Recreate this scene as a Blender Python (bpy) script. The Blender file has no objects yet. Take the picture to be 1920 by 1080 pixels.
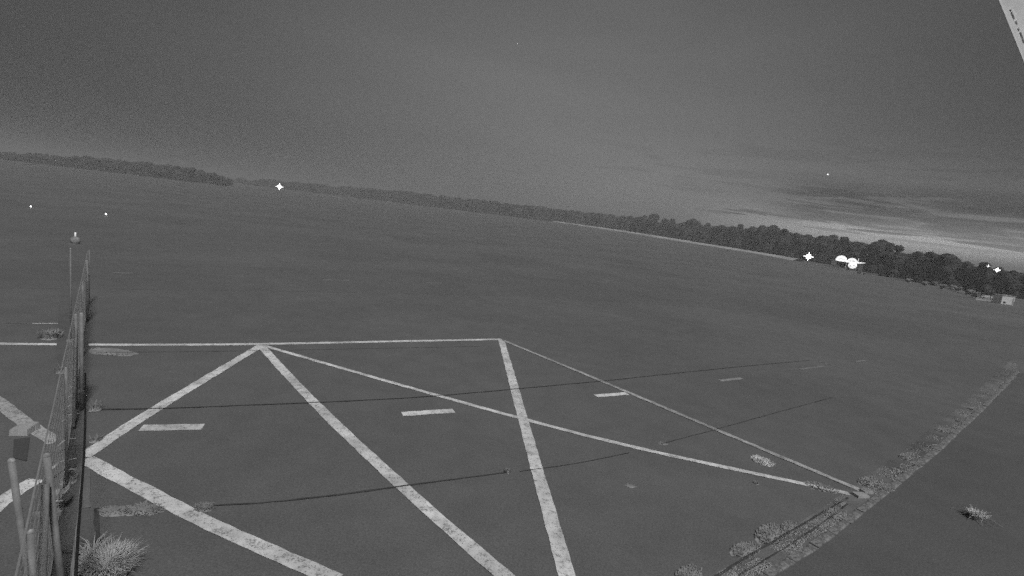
import bpy, bmesh, math, random
from mathutils import Matrix, Vector, noise
R = math.radians
rnd = random.Random(7)
sc = bpy.context.scene
C = bpy.context.collection

# ------------------------------------------------------------------ camera
FPX, PITCH, ROLL, CAMZ = 960.0, R(8.06), R(6.73), 6.0      # focal length in 1920-px units
cam_d = bpy.data.cameras.new('camera')
cam = bpy.data.objects.new('camera', cam_d); C.objects.link(cam)
cam_d.sensor_width = 36.0; cam_d.lens = 36.0 * FPX / 1920.0
cam_d.clip_start = 0.05; cam_d.clip_end = 20000
cam.matrix_world = Matrix.Translation((0, 0, CAMZ)) @ Matrix.Rotation(R(90) - PITCH, 4, 'X') @ Matrix.Rotation(ROLL, 4, 'Z')
sc.camera = cam
sc.render.resolution_x, sc.render.resolution_y = 1024, 576
MC = cam.matrix_world.to_3x3()

# ------------------------------------------------------------------ render settings
sc.render.engine = 'CYCLES'
sc.cycles.use_denoising = False
sc.cycles.use_adaptive_sampling = True        # night camera: stop early, the grain stays
sc.cycles.adaptive_threshold = 1.0
sc.cycles.adaptive_min_samples = 20
sc.cycles.volume_bounces = 1
sc.cycles.max_bounces = 5
sc.cycles.diffuse_bounces = 2
sc.cycles.glossy_bounces = 2
sc.cycles.sample_clamp_indirect = 1.0
sc.cycles.sample_clamp_direct = 4.0
sc.view_settings.view_transform = 'Standard'
sc.view_settings.look = 'None'
sc.view_settings.gamma = 1.0
sc.view_settings.use_curve_mapping = False
sc.view_settings.exposure = 0.0

# ------------------------------------------------------------------ node helper
class NT:
    def __init__(s, tree): s.t = tree; s.t.nodes.clear()
    def n(s, typ, **kw):
        nd = s.t.nodes.new(typ)
        for k, v in kw.items(): setattr(nd, k, v)
        return nd
    def put(s, sock, v):
        if hasattr(v, 'is_linked') or isinstance(v, bpy.types.NodeSocket): s.t.links.new(v, sock)
        else: sock.default_value = v
    def m(s, op, a, b=None, c=None, clamp=False):
        nd = s.n('ShaderNodeMath', operation=op, use_clamp=clamp)
        s.put(nd.inputs[0], a)
        if b is not None: s.put(nd.inputs[1], b)
        if c is not None: s.put(nd.inputs[2], c)
        return nd.outputs[0]
    def ss(s, v, lo, hi, a=0.0, b=1.0):
        nd = s.n('ShaderNodeMapRange', interpolation_type='SMOOTHSTEP')
        s.put(nd.inputs[0], v); nd.inputs[1].default_value = lo; nd.inputs[2].default_value = hi
        nd.inputs[3].default_value = a; nd.inputs[4].default_value = b
        return nd.outputs[0]
    def gauss(s, v, c, w):
        d = s.m('DIVIDE', s.m('SUBTRACT', v, c), w)
        return s.m('EXPONENT', s.m('MULTIPLY', s.m('MULTIPLY', d, d), -1.0))
    def noise(s, vec, scale, detail=3, rough=.5, dist=0):
        nd = s.n('ShaderNodeTexNoise')
        if vec is not None: s.put(nd.inputs['Vector'], vec)
        nd.inputs['Scale'].default_value = scale; nd.inputs['Detail'].default_value = detail
        nd.inputs['Roughness'].default_value = rough; nd.inputs['Distortion'].default_value = dist
        return nd.outputs['Fac']
    def xyz(s, a, b, c=0.0):
        nd = s.n('ShaderNodeCombineXYZ')
        for i, v in enumerate((a, b, c)): s.put(nd.inputs[i], v)
        return nd.outputs[0]
    def grey(s, v): return s.xyz(v, v, v)

# ------------------------------------------------------------------ sky (dusk glow low on the right) and one sun
SUN_AZ, SUN_EL = R(147), R(53)
world = bpy.data.worlds.new('World'); sc.world = world; world.use_nodes = True
w = NT(world.node_tree)
tc = w.n('ShaderNodeTexCoord').outputs['Generated']
sep = w.n('ShaderNodeSeparateXYZ'); w.t.links.new(tc, sep.inputs[0])
dx, dy, dz = sep.outputs
el = w.m('MULTIPLY', w.m('ARCSINE', dz), 180 / math.pi)
az = w.m('MULTIPLY', w.m('ARCTAN2', dx, dy), 180 / math.pi)
base = w.m('ADD', 0.046, w.m('MULTIPLY', 0.120, w.m('MULTIPLY', w.gauss(az, 4.0, 36.0), w.gauss(el, 7.0, 24.0))))
# clouds drawn out along the horizon, tilted a little
elt = w.m('ADD', el, w.m('MULTIPLY', az, 0.035))
wv = w.noise(w.xyz(w.m('MULTIPLY', az, 0.12), w.m('MULTIPLY', elt, 0.5), 5.0), 1.0, 3)
eb = w.m('ADD', elt, w.m('MULTIPLY', w.m('SUBTRACT', wv, .5), 1.6))
right = w.ss(az, 14.0, 38.0)
glow = w.m('MULTIPLY', w.m('MULTIPLY', right, w.ss(el, 5.2, 1.0)), 0.70)
glow2 = w.m('MULTIPLY', w.m('MULTIPLY', w.ss(az, -8.0, 18.0), w.gauss(el, 4.0, 4.5)), 0.055)
cn = w.noise(w.xyz(w.m('MULTIPLY', az, 0.085), w.m('MULTIPLY', elt, 0.75), 3.1), 1.3, 6, .6, .5)
cs = w.noise(w.xyz(w.m('MULTIPLY', az, 0.10), w.m('MULTIPLY', elt, 1.25), 6.3), 1.0, 6, .62, .8)
bank = w.m('MULTIPLY', w.m('MULTIPLY', w.ss(eb, 3.5, 4.0), w.ss(eb, 8.6, 6.0)), w.m('MULTIPLY', w.ss(az, 22.0, 30.0), w.ss(cs, .33, .56)))
cn2 = w.noise(w.xyz(w.m('MULTIPLY', az, 0.11), w.m('MULTIPLY', elt, 2.4), 9.0), 1.0, 5, .6, .3)
streak = w.m('MULTIPLY', w.m('MULTIPLY', w.ss(cn2, .50, .58), w.gauss(elt, 3.7, .65)), w.ss(az, 16.0, 24.0))
thin = w.m('MULTIPLY', w.m('MULTIPLY', w.ss(cn, .50, .62), w.ss(az, 0.0, 18.0)), w.m('MULTIPLY', w.ss(el, 2.0, 4.0), w.ss(el, 13.0, 7.0)))
tot = w.m('ADD', base, w.m('ADD', glow, glow2))
dark = w.m('SUBTRACT', 1.0, w.m('MAXIMUM', w.m('MULTIPLY', w.m('MAXIMUM', bank, streak), .64), w.m('MULTIPLY', thin, .13)))
tot = w.m('MULTIPLY', tot, dark)
soft = w.noise(w.xyz(w.m('MULTIPLY', az, 0.03), w.m('MULTIPLY', elt, 0.12), 1.0), 1.0, 3, .5, .3)
tot = w.m('MULTIPLY', tot, w.ss(soft, .2, .8, .93, 1.07))
bg = w.n('ShaderNodeBackground'); w.t.links.new(w.grey(tot), bg.inputs[0]); bg.inputs[1].default_value = 1.0
wo = w.n('ShaderNodeOutputWorld'); w.t.links.new(bg.outputs[0], wo.inputs[0])
world.cycles.sampling_method = 'MANUAL'; world.cycles.sample_map_resolution = 512

sd = bpy.data.lights.new('sun', 'SUN'); sd.energy = 2.25; sd.angle = R(6.0)
sun = bpy.data.objects.new('sun', sd); C.objects.link(sun)
sdir = Vector((math.sin(SUN_AZ) * math.cos(SUN_EL), math.cos(SUN_AZ) * math.cos(SUN_EL), math.sin(SUN_EL)))
sun.rotation_euler = sdir.to_track_quat('Z', 'Y').to_euler()

# ------------------------------------------------------------------ placing helpers: photograph pixel (1920x1080) <-> ground
def ray(px, py):
    return (MC @ Vector(((px - 960) / FPX, (540 - py) / FPX, -1.0))).normalized()
def gp(px, py, z=0.0):                      # where the line of sight meets the level z
    r = ray(px, py); t = (z - CAMZ) / r.z
    return Vector((0, 0, CAMZ)) + r * t
def rp(px, py, Y):                          # the point of the line of sight at world depth Y
    r = ray(px, py); t = Y / r.y
    return Vector((0, 0, CAMZ)) + r * t
def hy(px): return 290 + 0.118 * px         # horizon row
YS = [-40, -20, -8, 0, 8, 20, 40, 60, 80, 100, 110, 125, 140, 160, 180, 200, 230, 260, 300, 350, 400, 460, 520, 590, 660, 730, 760, 900, 1200, 1700, 2400]
def tz0(Y):                                 # the field rises gently far out
    if Y < 110: return 0.0
    t = min(1.0, (Y - 110) / 620.0)
    return 4.6 * (t * t * (3 - 2 * t) * .35 + t * .65)
def tz(Y):
    for a, b in zip(YS, YS[1:]):
        if a <= Y <= b: return tz0(a) + (tz0(b) - tz0(a)) * (Y - a) / (b - a)
    return tz0(Y)
def far(px, Y):                             # ground point in the direction of pixel column px
    p = rp(px, hy(px), Y); p.z = tz(Y); return p

# ------------------------------------------------------------------ object helpers
def link_mesh(name, verts, faces, mat, parent=None, smooth=False):
    me = bpy.data.meshes.new(name); me.from_pydata([tuple(v) for v in verts], [], faces)
    me.materials.append(mat); me.update()
    if smooth: me.shade_smooth()
    o = bpy.data.objects.new(name, me); C.objects.link(o)
    if parent: o.parent = parent
    return o
def thing(name, loc, label, cat, group=None, rz=0.0):
    o = bpy.data.objects.new(name, None); C.objects.link(o); o.location = loc; o.rotation_euler = (0, 0, rz)
    o.empty_display_size = .2
    tag(o, label, cat, group); return o
def tag(o, label=None, cat=None, group=None, kind=None):
    if label: o['label'] = label
    if cat: o['category'] = cat
    if group: o['group'] = group
    if kind: o['kind'] = kind
    return o
def copy_tree(o, parent=None):
    c = o.copy(); C.objects.link(c); c.parent = parent
    for ch in list(o.children): copy_tree(ch, c)
    return c
class MB:                                   # collects shapes for ONE mesh
    def __init__(s): s.v = []; s.f = []
    def box(s, c, d, rz=0.0, taper=1.0):
        c = Vector(c); m = Matrix.Rotation(rz, 3, 'Z'); b = len(s.v)
        for z in (-1, 1):
            k = taper if z > 0 else 1
            for x, y in ((-1, -1), (1, -1), (1, 1), (-1, 1)):
                s.v.append(c + m @ Vector((x * d[0] / 2 * k, y * d[1] / 2 * k, z * d[2] / 2)))
        s.f += [tuple(b + i for i in q) for q in ((3, 2, 1, 0), (4, 5, 6, 7), (0, 1, 5, 4), (1, 2, 6, 5), (2, 3, 7, 6), (3, 0, 4, 7))]
        return s
    def tube(s, pts, r, n=6, r2=None):
        pts = [Vector(p) for p in pts]; b = len(s.v); L = len(pts)
        for i, p in enumerate(pts):
            t = (pts[min(i + 1, L - 1)] - pts[max(i - 1, 0)]).normalized()
            a = t.cross(Vector((0, 0, 1)) if abs(t.z) < .9 else Vector((1, 0, 0))).normalized(); u = t.cross(a)
            rr = r if r2 is None else r + (r2 - r) * i / (L - 1)
            for k in range(n):
                q = 2 * math.pi * k / n; s.v.append(p + (a * math.cos(q) + u * math.sin(q)) * rr)
        for i in range(L - 1):
            for k in range(n):
                k2 = (k + 1) % n; s.f.append((b + i * n + k, b + i * n + k2, b + (i + 1) * n + k2, b + (i + 1) * n + k))
        s.f.append(tuple(b + k for k in range(n))[::-1]); s.f.append(tuple(b + (L - 1) * n + k for k in range(n)))
        return s
    def dome(s, c, r, n=10, m=4, full=False, sq=1.0):
        b = len(s.v); c = Vector(c); lo = -m if full else 0
        rows = list(range(lo, m))
        for j in rows:
            a = j / m * math.pi / 2
            for k in range(n):
                q = 2 * math.pi * k / n; s.v.append(c + Vector((math.cos(q) * math.cos(a) * r, math.sin(q) * math.cos(a) * r, math.sin(a) * r * sq)))
        s.v.append(c + Vector((0, 0, r * sq)))
        for j in range(len(rows) - 1):
            for k in range(n):
                k2 = (k + 1) % n; s.f.append((b + j * n + k, b + j * n + k2, b + (j + 1) * n + k2, b + (j + 1) * n + k))
        t = len(s.v) - 1; j = len(rows) - 1
        for k in range(n): s.f.append((b + j * n + k, b + j * n + (k + 1) % n, t))
        return s
    def build(s, name, mat, parent=None, smooth=False):
        return link_mesh(name, s.v, s.f, mat, parent, smooth)

# ------------------------------------------------------------------ materials
def mat(name, val, rough=.8, var=.0, scale=4.0, metal=0.0, bump=0.0, fine=0.0, fscale=60.0, coord='Object', emit=0.0):
    m = bpy.data.materials.new(name); m.use_nodes = True; t = NT(m.node_tree)
    p = t.n('ShaderNodeBsdfPrincipled'); o = t.n('ShaderNodeOutputMaterial'); t.t.links.new(p.outputs[0], o.inputs[0])
    c = t.n('ShaderNodeTexCoord').outputs[coord]
    v = t.m('MULTIPLY', val, t.ss(t.noise(c, scale, 4), .25, .75, 1 - var, 1 + var))
    if fine: v = t.m('MULTIPLY', v, t.ss(t.noise(c, fscale, 2, .7), .25, .75, 1 - fine, 1 + fine))
    t.t.links.new(t.grey(v), p.inputs['Base Color'])
    p.inputs['Roughness'].default_value = rough; p.inputs['Metallic'].default_value = metal
    p.inputs['Specular IOR Level'].default_value = .2
    if bump:
        b = t.n('ShaderNodeBump'); b.inputs['Strength'].default_value = bump; b.inputs['Distance'].default_value = .02
        t.t.links.new(t.noise(c, fscale, 3), b.inputs['Height']); t.t.links.new(b.outputs[0], p.inputs['Normal'])
    if emit:
        p.inputs['Emission Color'].default_value = (1, 1, 1, 1); p.inputs['Emission Strength'].default_value = emit
    return m
def asphalt_mat(name, val, patch=.08):
    m = bpy.data.materials.new(name); m.use_nodes = True; t = NT(m.node_tree)
    p = t.n('ShaderNodeBsdfPrincipled'); o = t.n('ShaderNodeOutputMaterial'); t.t.links.new(p.outputs[0], o.inputs[0])
    c = t.n('ShaderNodeTexCoord').outputs['Object']
    big = t.ss(t.noise(c, .08, 4, .6, .5), .25, .75, 1 - patch, 1 + patch)
    mid = t.ss(t.noise(c, .9, 5, .65), .25, .75, 1 - patch * .7, 1 + patch * .7)
    sm = t.ss(t.noise(c, 28, 2, .8), .2, .8, .74, 1.26)
    spk = t.ss(t.noise(c, 60, 2, .7), .64, .72, 0, .5)
    v = t.m('MULTIPLY', t.m('MULTIPLY', t.m('MULTIPLY', val, big), mid), t.m('ADD', sm, spk))
    t.t.links.new(t.grey(v), p.inputs['Base Color']); p.inputs['Roughness'].default_value = .93
    p.inputs['Specular IOR Level'].default_value = .1
    b = t.n('ShaderNodeBump'); b.inputs['Strength'].default_value = .35; b.inputs['Distance'].default_value = .01
    t.t.links.new(t.noise(c, 45, 3), b.inputs['Height']); t.t.links.new(b.outputs[0], p.inputs['Normal'])
    return m
def paint_mat(name, val, under, wear):
    m = bpy.data.materials.new(name); m.use_nodes = True; t = NT(m.node_tree)
    p = t.n('ShaderNodeBsdfPrincipled'); o = t.n('ShaderNodeOutputMaterial'); t.t.links.new(p.outputs[0], o.inputs[0])
    c = t.n('ShaderNodeTexCoord').outputs['Object']
    big = t.noise(c, .7, 4, .6); g = t.noise(c, 30, 4, .75); l = t.noise(c, 5, 5, .65)
    bare = t.m('MAXIMUM', t.ss(t.m('ADD', g, t.m('MULTIPLY', l, .5)), 1.13 - wear, .99 - wear, 0, .85), t.ss(l, .36, .25, 0, .45))
    tone = t.m('MULTIPLY', val, t.m('MULTIPLY', t.ss(big, .3, .7, .68, 1.1), t.ss(l, .25, .75, .86, 1.1)))
    v = t.m('ADD', t.m('MULTIPLY', tone, t.m('SUBTRACT', 1., bare)), t.m('MULTIPLY', under, bare))
    t.t.links.new(t.grey(v), p.inputs['Base Color']); p.inputs['Roughness'].default_value = .8
    p.inputs['Specular IOR Level'].default_value = .15
    return m
M_ASPH = asphalt_mat('asphalt', .154, .11)
M_ASPH2 = asphalt_mat('old_asphalt', .132, .10)
M_FIELD = asphalt_mat('field_grass', .158, .13)
M_VERGE = asphalt_mat('verge_soil', .18, .4)
M_PAINT = paint_mat('worn_paint', .86, .15, .40)
M_PAINT2 = paint_mat('faded_paint', .42, .17, .36)
M_PAINT4 = paint_mat('greyed_paint', .55, .15, .36)
M_PAINT3 = paint_mat('very_faded_paint', .27, .17, .36)
M_JOINT = mat('dark_joint', .075, .9, .3, 3)
M_KERB = mat('pale_kerb', .33, .9, .3, 2.5, fine=.4, fscale=18)
M_KERBS = mat('weathered_kerb', .235, .95, .45, 1.7, fine=.5, fscale=14)
M_STONE = mat('pale_concrete', .42, .9, .2, 3, fine=.25)
M_GRASS = mat('dry_grass', .46, .9, .2, 3)
M_WEED = mat('pale_weed', .75, .9, .2, 3)
M_GRASS2 = mat('dull_grass', .30, .9, .3, 3)
M_GALV = mat('galvanised_steel', .24, .65, .2, 5, fine=.15)
M_WIRE = mat('fence_wire', .36, .7, .1, 5)
M_CABLE = mat('black_cable', .02, .6)
M_LEAF = mat('tree_foliage', .064, .9, .3, .4)
M_LEAF2 = mat('shrub_foliage', .30, .9, .3, .8)
M_BARK = mat('bark', .06, .95, .2, 3)
M_WHITE = mat('white_metal', .8, .5, .08, 2)
M_PLATE = mat('weathered_white_metal', .75, .55, .14, 2.2, fine=.12, fscale=25)
M_DARK = mat('dark_rubber', .03, .8)
M_SHADOW = mat('painted_shadow', .09, .9)
M_GREYM = mat('grey_metal', .25, .6, .1, 3)
M_GLASS = mat('dark_glass', .03, .1)
M_LAMP = mat('lamp_light', .9, .5, emit=4.0)
M_LAMPS = mat('small_lamp_light', .9, .5, emit=5.0)
M_LAMPD = mat('dim_lamp_light', .8, .5, emit=.35)
M_LIT = mat('self_lit_white', .85, .7, .05, 2, emit=1.1)  # emission makes the white covers glow in place of light falling on them
M_RAIL = mat('pale_bank', .62, .9, .2, .05)
M_STAR = mat('star_light', .9, .5, emit=1.3)

# ================================================================== GROUND
ys = YS
xs = [-2600, -1500, -800, -400, -200, -100, -50, 0, 50, 100, 200, 400, 800, 1500, 2600]
gv = [(x, y, tz(y)) for y in ys for x in xs]
nx = len(xs)
gf = [(j * nx + i, j * nx + i + 1, (j + 1) * nx + i + 1, (j + 1) * nx + i) for j in range(len(ys) - 1) for i in range(nx - 1)]
ground = tag(link_mesh('ground', gv, gf, M_FIELD, smooth=True), kind='structure')

def strip(name, pts, width, z, m, parent, label=None, jag=0.0, capj=0.0, step=.25):
    """a flat strip on the ground along world points (a smooth curve through them)"""
    P = [Vector((p.x, p.y, z)) for p in pts]
    if len(P) > 2:                           # Catmull-Rom
        Q = [P[0] * 2 - P[1]] + P + [P[-1] * 2 - P[-2]]; out = []
        for i in range(1, len(Q) - 2):
            a, b, c, d = Q[i - 1:i + 3]; n = max(2, int((c - b).length / step))
            for k in range(n):
                t = k / n
                out.append(.5 * ((2 * b) + (c - a) * t + (2 * a - 5 * b + 4 * c - d) * t * t + (3 * b - a - 3 * c + d) * t ** 3))
        out.append(P[-1]); P = out
    else:
        n = max(1, int((P[1] - P[0]).length / step)); P = [P[0].lerp(P[1], k / n) for k in range(n + 1)]
    v = []
    for i, p in enumerate(P):
        t = (P[min(i + 1, len(P) - 1)] - P[max(i - 1, 0)]).normalized(); s = Vector((-t.y, t.x, 0))
        wl = width / 2 if not callable(width) else width(i / (len(P) - 1)) / 2
        v.append(p + s * (wl + rnd.uniform(-jag, jag))); v.append(p - s * (wl + rnd.uniform(-jag, jag)))
    f = [(2 * i, 2 * i + 1, 2 * i + 3, 2 * i + 2) for i in range(len(P) - 1)]
    o = link_mesh(name, v, [q[::-1] for q in f], m, parent)
    if label: o['label'] = label
    return o
def poly(name, pix, z, m, parent=None):
    v = [gp(x, y) for x, y in pix]
    v = [Vector((p.x, p.y, z)) for p in v]
    return link_mesh(name, v, [tuple(range(len(v)))[::-1]], m, parent)

# apron: the near tarmac, with its verge along the right
out_edge = [(1330, 1160), (1440, 1084), (1530, 1028), (1640, 945), (1760, 848), (1850, 765), (1912, 700)]
in_edge = [(1160, 1160), (1335, 1078), (1468, 1003), (1590, 918), (1690, 848), (1790, 770), (1900, 672)]
oe = [gp(*p) for p in out_edge]; ie = [gp(*p) for p in in_edge]
apv = [Vector((-46, -8, .006)), Vector((ie[0].x - 1, -8, .006))] + [Vector((p.x, p.y, .006)) for p in ie] + [Vector((ie[-1].x + 12, 66, .006)), Vector((-75, 66, .006))]
apron = tag(link_mesh('apron', apv, [tuple(range(len(apv)))], M_ASPH), kind='structure')
pav = [Vector((p.x, p.y, .006)) for p in oe][::-1] + [Vector((oe[0].x, -8, .006)), Vector((30, -8, .006)), Vector((60, 24, .006)), Vector((oe[-1].x + 18, oe[-1].y + 6, .006))]
pave = tag(link_mesh('side_pavement', pav, [tuple(range(len(pav)))], M_ASPH2), kind='structure')
vv = [Vector((p.x, p.y, .012)) for p in ie] + [Vector((p.x, p.y, .012)) for p in oe][::-1]
verge = tag(link_mesh('verge', vv, [tuple(range(len(vv)))[::-1]], M_VERGE), kind='structure')
for o in (apron, pave, verge):
    bm = bmesh.new(); bm.from_mesh(o.data); bmesh.ops.recalc_face_normals(bm, faces=bm.faces)
    for f in bm.faces:
        if f.normal.z < 0: f.normal_flip()
    bm.to_mesh(o.data); bm.free()
# pale kerb on the outer side of the verge, built as kerb stones
kp = [gp(x - 4, y - 3) for x, y in out_edge]
seg = []
for i in range(len(kp) - 1):
    n = max(1, round((kp[i + 1] - kp[i]).length / 1.0))
    for k in range(n): seg.append((kp[i].lerp(kp[i + 1], k / n), kp[i].lerp(kp[i + 1], (k + 1) / n)))
for a, b in seg:
    d = b - a; mb = MB(); c = (a + b) / 2
    mb.box((0, 0, 0), (d.length - .03, .17 + rnd.uniform(-.02, .03), .09))
    o = mb.build('kerb_stone', M_KERBS, verge); o.location = (c.x, c.y, -.012 + rnd.uniform(-.012, .008)); o.rotation_euler = (0, 0, math.atan2(d.y, d.x) + rnd.uniform(-.02, .02))

tw = poly('taxiway', [(-60, 484), (500, 502), (1000, 520), (1500, 556), (1900, 612), (1990, 640), (1990, 668), (1900, 645), (1500, 588), (1000, 556), (500, 546), (-60, 540)], .010, asphalt_mat('taxiway_asphalt', .147, .1))
tag(tw, kind='structure')
# painted lines
ZP = .015
LW = .30
def gl(pix): return [gp(*p) for p in pix]
strip('painted_line', gl([(-40, 645), (245, 647), (490, 645.5), (715, 641), (940, 636.5)]), .26, ZP, M_PAINT, apron, 'long white line running across behind the bays', .014)
strip('painted_line', gl([(155, 858), (290, 769), (490, 648)]), .30, ZP + .003, M_PAINT, apron, 'white line from the fence up to the first apex', .014)
strip('painted_line', gl([(490, 650), (591, 758), (759, 917), (957, 1092)]), LW, ZP + .0045, M_PAINT, apron, 'white line running from the left apex towards the bottom centre', .012)
strip('painted_line', gl([(495, 649), (755, 724), (983, 787), (1200, 842), (1592, 927)]), .19, ZP + .006, M_PAINT, apron, 'thin long diagonal line from the left apex to the verge', .014)
strip('painted_line', gl([(940, 638), (967, 737), (1006, 879), (1066, 1090)]), .31, ZP + .003, M_PAINT, apron, 'white line from the right apex to the bottom of the picture', .012)
strip('painted_line', gl([(944, 639), (1129, 716), (1337, 804), (1612, 920)]), .20, ZP + .009, M_PAINT4, apron, 'thin line from the right apex to the verge corner', .014)
strip('painted_line', gl([(160, 862), (248, 909), (400, 987), (632, 1090)]), .30, ZP + .006, M_PAINT, apron, 'white line from the fence foot to the bottom left', .012)
strip('painted_line', gl([(-30, 736), (5, 760), (50, 795), (106, 830)]), .30, ZP, M_PAINT4, apron, 'line beyond the fence broken at the concrete block', .012)
strip('painted_line', gl([(-40, 978), (0, 945), (35, 920), (70, 900)]), .30, ZP, M_PAINT, apron, 'cracked white line left of the near fence posts', .012)
for (a, b, wd, m) in [((264, 803.5), (381, 801), .34, M_PAINT), ((754, 777), (851, 771), .30, M_PAINT), ((1117, 743), (1176, 738.5), .26, M_PAINT),
                      ((1350, 714), (1391, 710), .24, M_PAINT2), ((1499, 693), (1546, 687), .2, M_PAINT3), ((1535, 678), (1582, 691), .16, M_PAINT3), ((1604, 679), (1622, 676), .2, M_PAINT3),
                      ((210, 512), (250, 512.5), .28, M_PAINT3), ((427, 517.5), (456, 518.5), .28, M_PAINT3), ((606, 525), (655, 526), .28, M_PAINT3), ((798, 530.5), (828, 531.5), .28, M_PAINT3), ((952, 536.5), (986, 538), .28, M_PAINT3)]:
    ZD = ZP + .0007 * (1 + int(a[0]) % 3)
    strip('painted_dash', gl([a, b]), wd, ZD, m, apron, None, .014)
strip('painted_line', gl([(-40, 449.5), (122, 451)]), .22, ZP, M_PAINT3, apron, 'faint thin line far out on the left')
strip('painted_line', gl([(-40, 605), (60, 607)]), .08, ZP, M_PAINT3, apron, 'hair-thin line left of the tall post')
strip('painted_line', gl([(60, 607), (128, 607)]), .08, ZP, M_PAINT, apron, 'bright end of the hair-thin line by the tall post')

# joints between the tarmac bays, filled dark
ZJ = .024
strip('tarmac_joint', gl([(186, 769), (330, 766), (480, 760), (650, 753), (820, 743), (1000, 727), (1150, 713), (1300, 697), (1420, 685), (1520, 676)]), lambda t: .055 - .025 * t, ZJ, M_JOINT, apron, None, .012)
strip('tarmac_joint', gl([(400, 949), (480, 945), (600, 933), (740, 915), (850, 900), (950, 887)]), lambda t: .03 + .02 * math.sin(t * 3), ZJ, M_JOINT, apron, None, .012)
strip('tarmac_joint', gl([(975, 885), (1080, 870), (1180, 850)]), .02, ZJ, M_JOINT, apron, None, .004)
strip('tarmac_joint', gl([(1240, 833), (1320, 812), (1410, 787), (1490, 765), (1560, 746)]), .022, ZJ, M_JOINT, apron, None, .012)
strip('tarmac_joint', gl([(180, 662), (500, 658), (900, 650)]), .02, ZJ, M_JOINT, apron, None, .005)
strip('verge_groove', gl([(1330, 1090), (1400, 1046), (1500, 987), (1590, 934)]), .05, .02, M_JOINT, verge, None, .012)
strip('verge_groove', gl([(1385, 1080), (1450, 1042), (1530, 990), (1590, 946)]), .04, .02, M_JOINT, verge, None, .012)

# soil strip under the fence, dark strip beside it paints the shadow band
fs = poly('fence_verge', [(118, 500), (106, 640), (108, 760), (104, 838), (70, 930), (20, 1120), (180, 1120), (172, 1000), (158, 870), (164, 760), (166, 640), (168, 500)], .027, M_VERGE)
fs.data.materials[0] = asphalt_mat('fence_soil', .142, .15)
tag(fs, kind='structure')
strip('shade_strip', gl([(182, 955), (181, 980), (182, 1000), (183, 1042)]), .07, .03, M_JOINT, apron, None, .012)
strip('concrete_edging', gl([(162, 880), (162, 915), (163, 955)]), .10, .032, M_VERGE, apron, None, .01)

# ================================================================== GRASS TUFTS
def tuft_mesh(n, h, r, seed, wid=.012, lean=.7):
    q = random.Random(seed); v = []; f = []
    mm = MB().dome((0, 0, -.004), r * .8, 14, 4, sq=min(.5, .3 * h / r) ); v = [Vector((p.x * q.uniform(.7, 1.2), p.y * q.uniform(.7, 1.2), p.z * q.uniform(.7, 1.2) if p.z > 0 else p.z)) for p in mm.v]; f = list(mm.f)
    for i in range(n):
        a = q.uniform(0, 6.283); rr = r * math.sqrt(q.random()) * .75; b = Vector((math.cos(a) * rr, math.sin(a) * rr, 0))
        a2 = a + q.uniform(-.9, .9); L = h * q.uniform(.5, 1.1); out = Vector((math.cos(a2), math.sin(a2), 0)) * L * lean * q.uniform(.2, 1.2)
        s = Vector((-math.sin(a2), math.cos(a2), 0)) * wid * q.uniform(.6, 1.4)
        m = b + out * .4 + Vector((0, 0, L * .65)); t = b + out + Vector((0, 0, L * q.uniform(.55, 1.0)))
        k = len(v); v += [b - s, b + s, m + s * .7, m - s * .7, t]
        f += [(k, k + 1, k + 2, k + 3), (k + 3, k + 2, k + 4)]
    return v, f
tufts = {}
def tuft(px, py, n, h, r, label, m=M_GRASS2, wid=.012, lean=.7, z=.012, sx=1.0, rz=0.0, name='grass_tuft', cat='grass tuft', group='grass tufts growing in the tarmac'):
    key = (n, h, r, m.name, wid)
    if key not in tufts:
        v, f = tuft_mesh(n, h, r, len(tufts) + 3, wid, lean); me = bpy.data.meshes.new(name); me.from_pydata([tuple(p) for p in v], [], f); me.materials.append(m); tufts[key] = me
    o = bpy.data.objects.new(name, tufts[key]); C.objects.link(o); p = gp(px, py); o.location = (p.x, p.y, z)
    o.rotation_euler = (0, 0, rz); o.scale = (sx, 1, 1)
    return tag(o, label, cat, group)
def vdir(i=3): d = oe[i + 1] - oe[i]; return math.atan2(d.y, d.x)
VR = vdir()
tuft(200, 1076, 1700, .34, .36, 'big pale grass clump at the fence foot, bottom left corner', M_GRASS, .006, .8, sx=1.1)
tuft(170, 1040, 60, .2, .12, 'sparse spiky grass blades left of the big pale clump by the fence', M_GRASS, .008, 1.5)
tuft(270, 958, 240, .07, .26, 'flat pale weed patch just left of where the joint meets the white line', M_GRASS2, .008, sx=1.6, rz=.1)
tuft(215, 960, 120, .05, .2, 'thin weed streak beside the painted shadow strip by the fence', M_GRASS2, .008, sx=1.8, rz=.1)
tuft(382, 955, 200, .08, .17, 'pale weed patch just right of the white line on the cracked joint', M_GRASS2, .008, sx=1.3)
tuft(952, 886, 60, .09, .09, 'small tuft at the right end of the dark joint between two white lines', M_GRASS2, .008)
tuft(180, 827, 90, .12, .15, 'small weed growing over the line next to the fence', M_GRASS2, .008)
tuft(95, 634, 160, .30, .35, 'grass tuft just beyond the long line left of the tall post', M_GRASS2, .014)
tuft(208, 661, 160, .04, .5, 'faint thin weed streak right of the fence below the long line', M_GRASS2, .012, sx=2.0)
tuft(1430, 866, 520, .06, .42, 'dry weed patch inside the right hand triangle of lines', M_WEED, .012, sx=.8, rz=VR)
tuft(1418, 907, 50, .05, .09, 'tiny weed spot below the thin diagonal line near the verge', M_GRASS2, .010)
tuft(1183, 912, 30, .03, .12, 'tiny faint weed streak alone in the middle of the tarmac', M_GRASS2, .008, sx=1.4)
tuft(1243, 832, 40, .03, .14, 'faint weed speck at the start of the right hand crack', M_GRASS2, .008, sx=1.3)
tuft(1540, 915, 260, .05, .3, 'flat weed patch where the two thin lines converge', M_GRASS2, .012, sx=1.7, rz=-.3)
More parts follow.
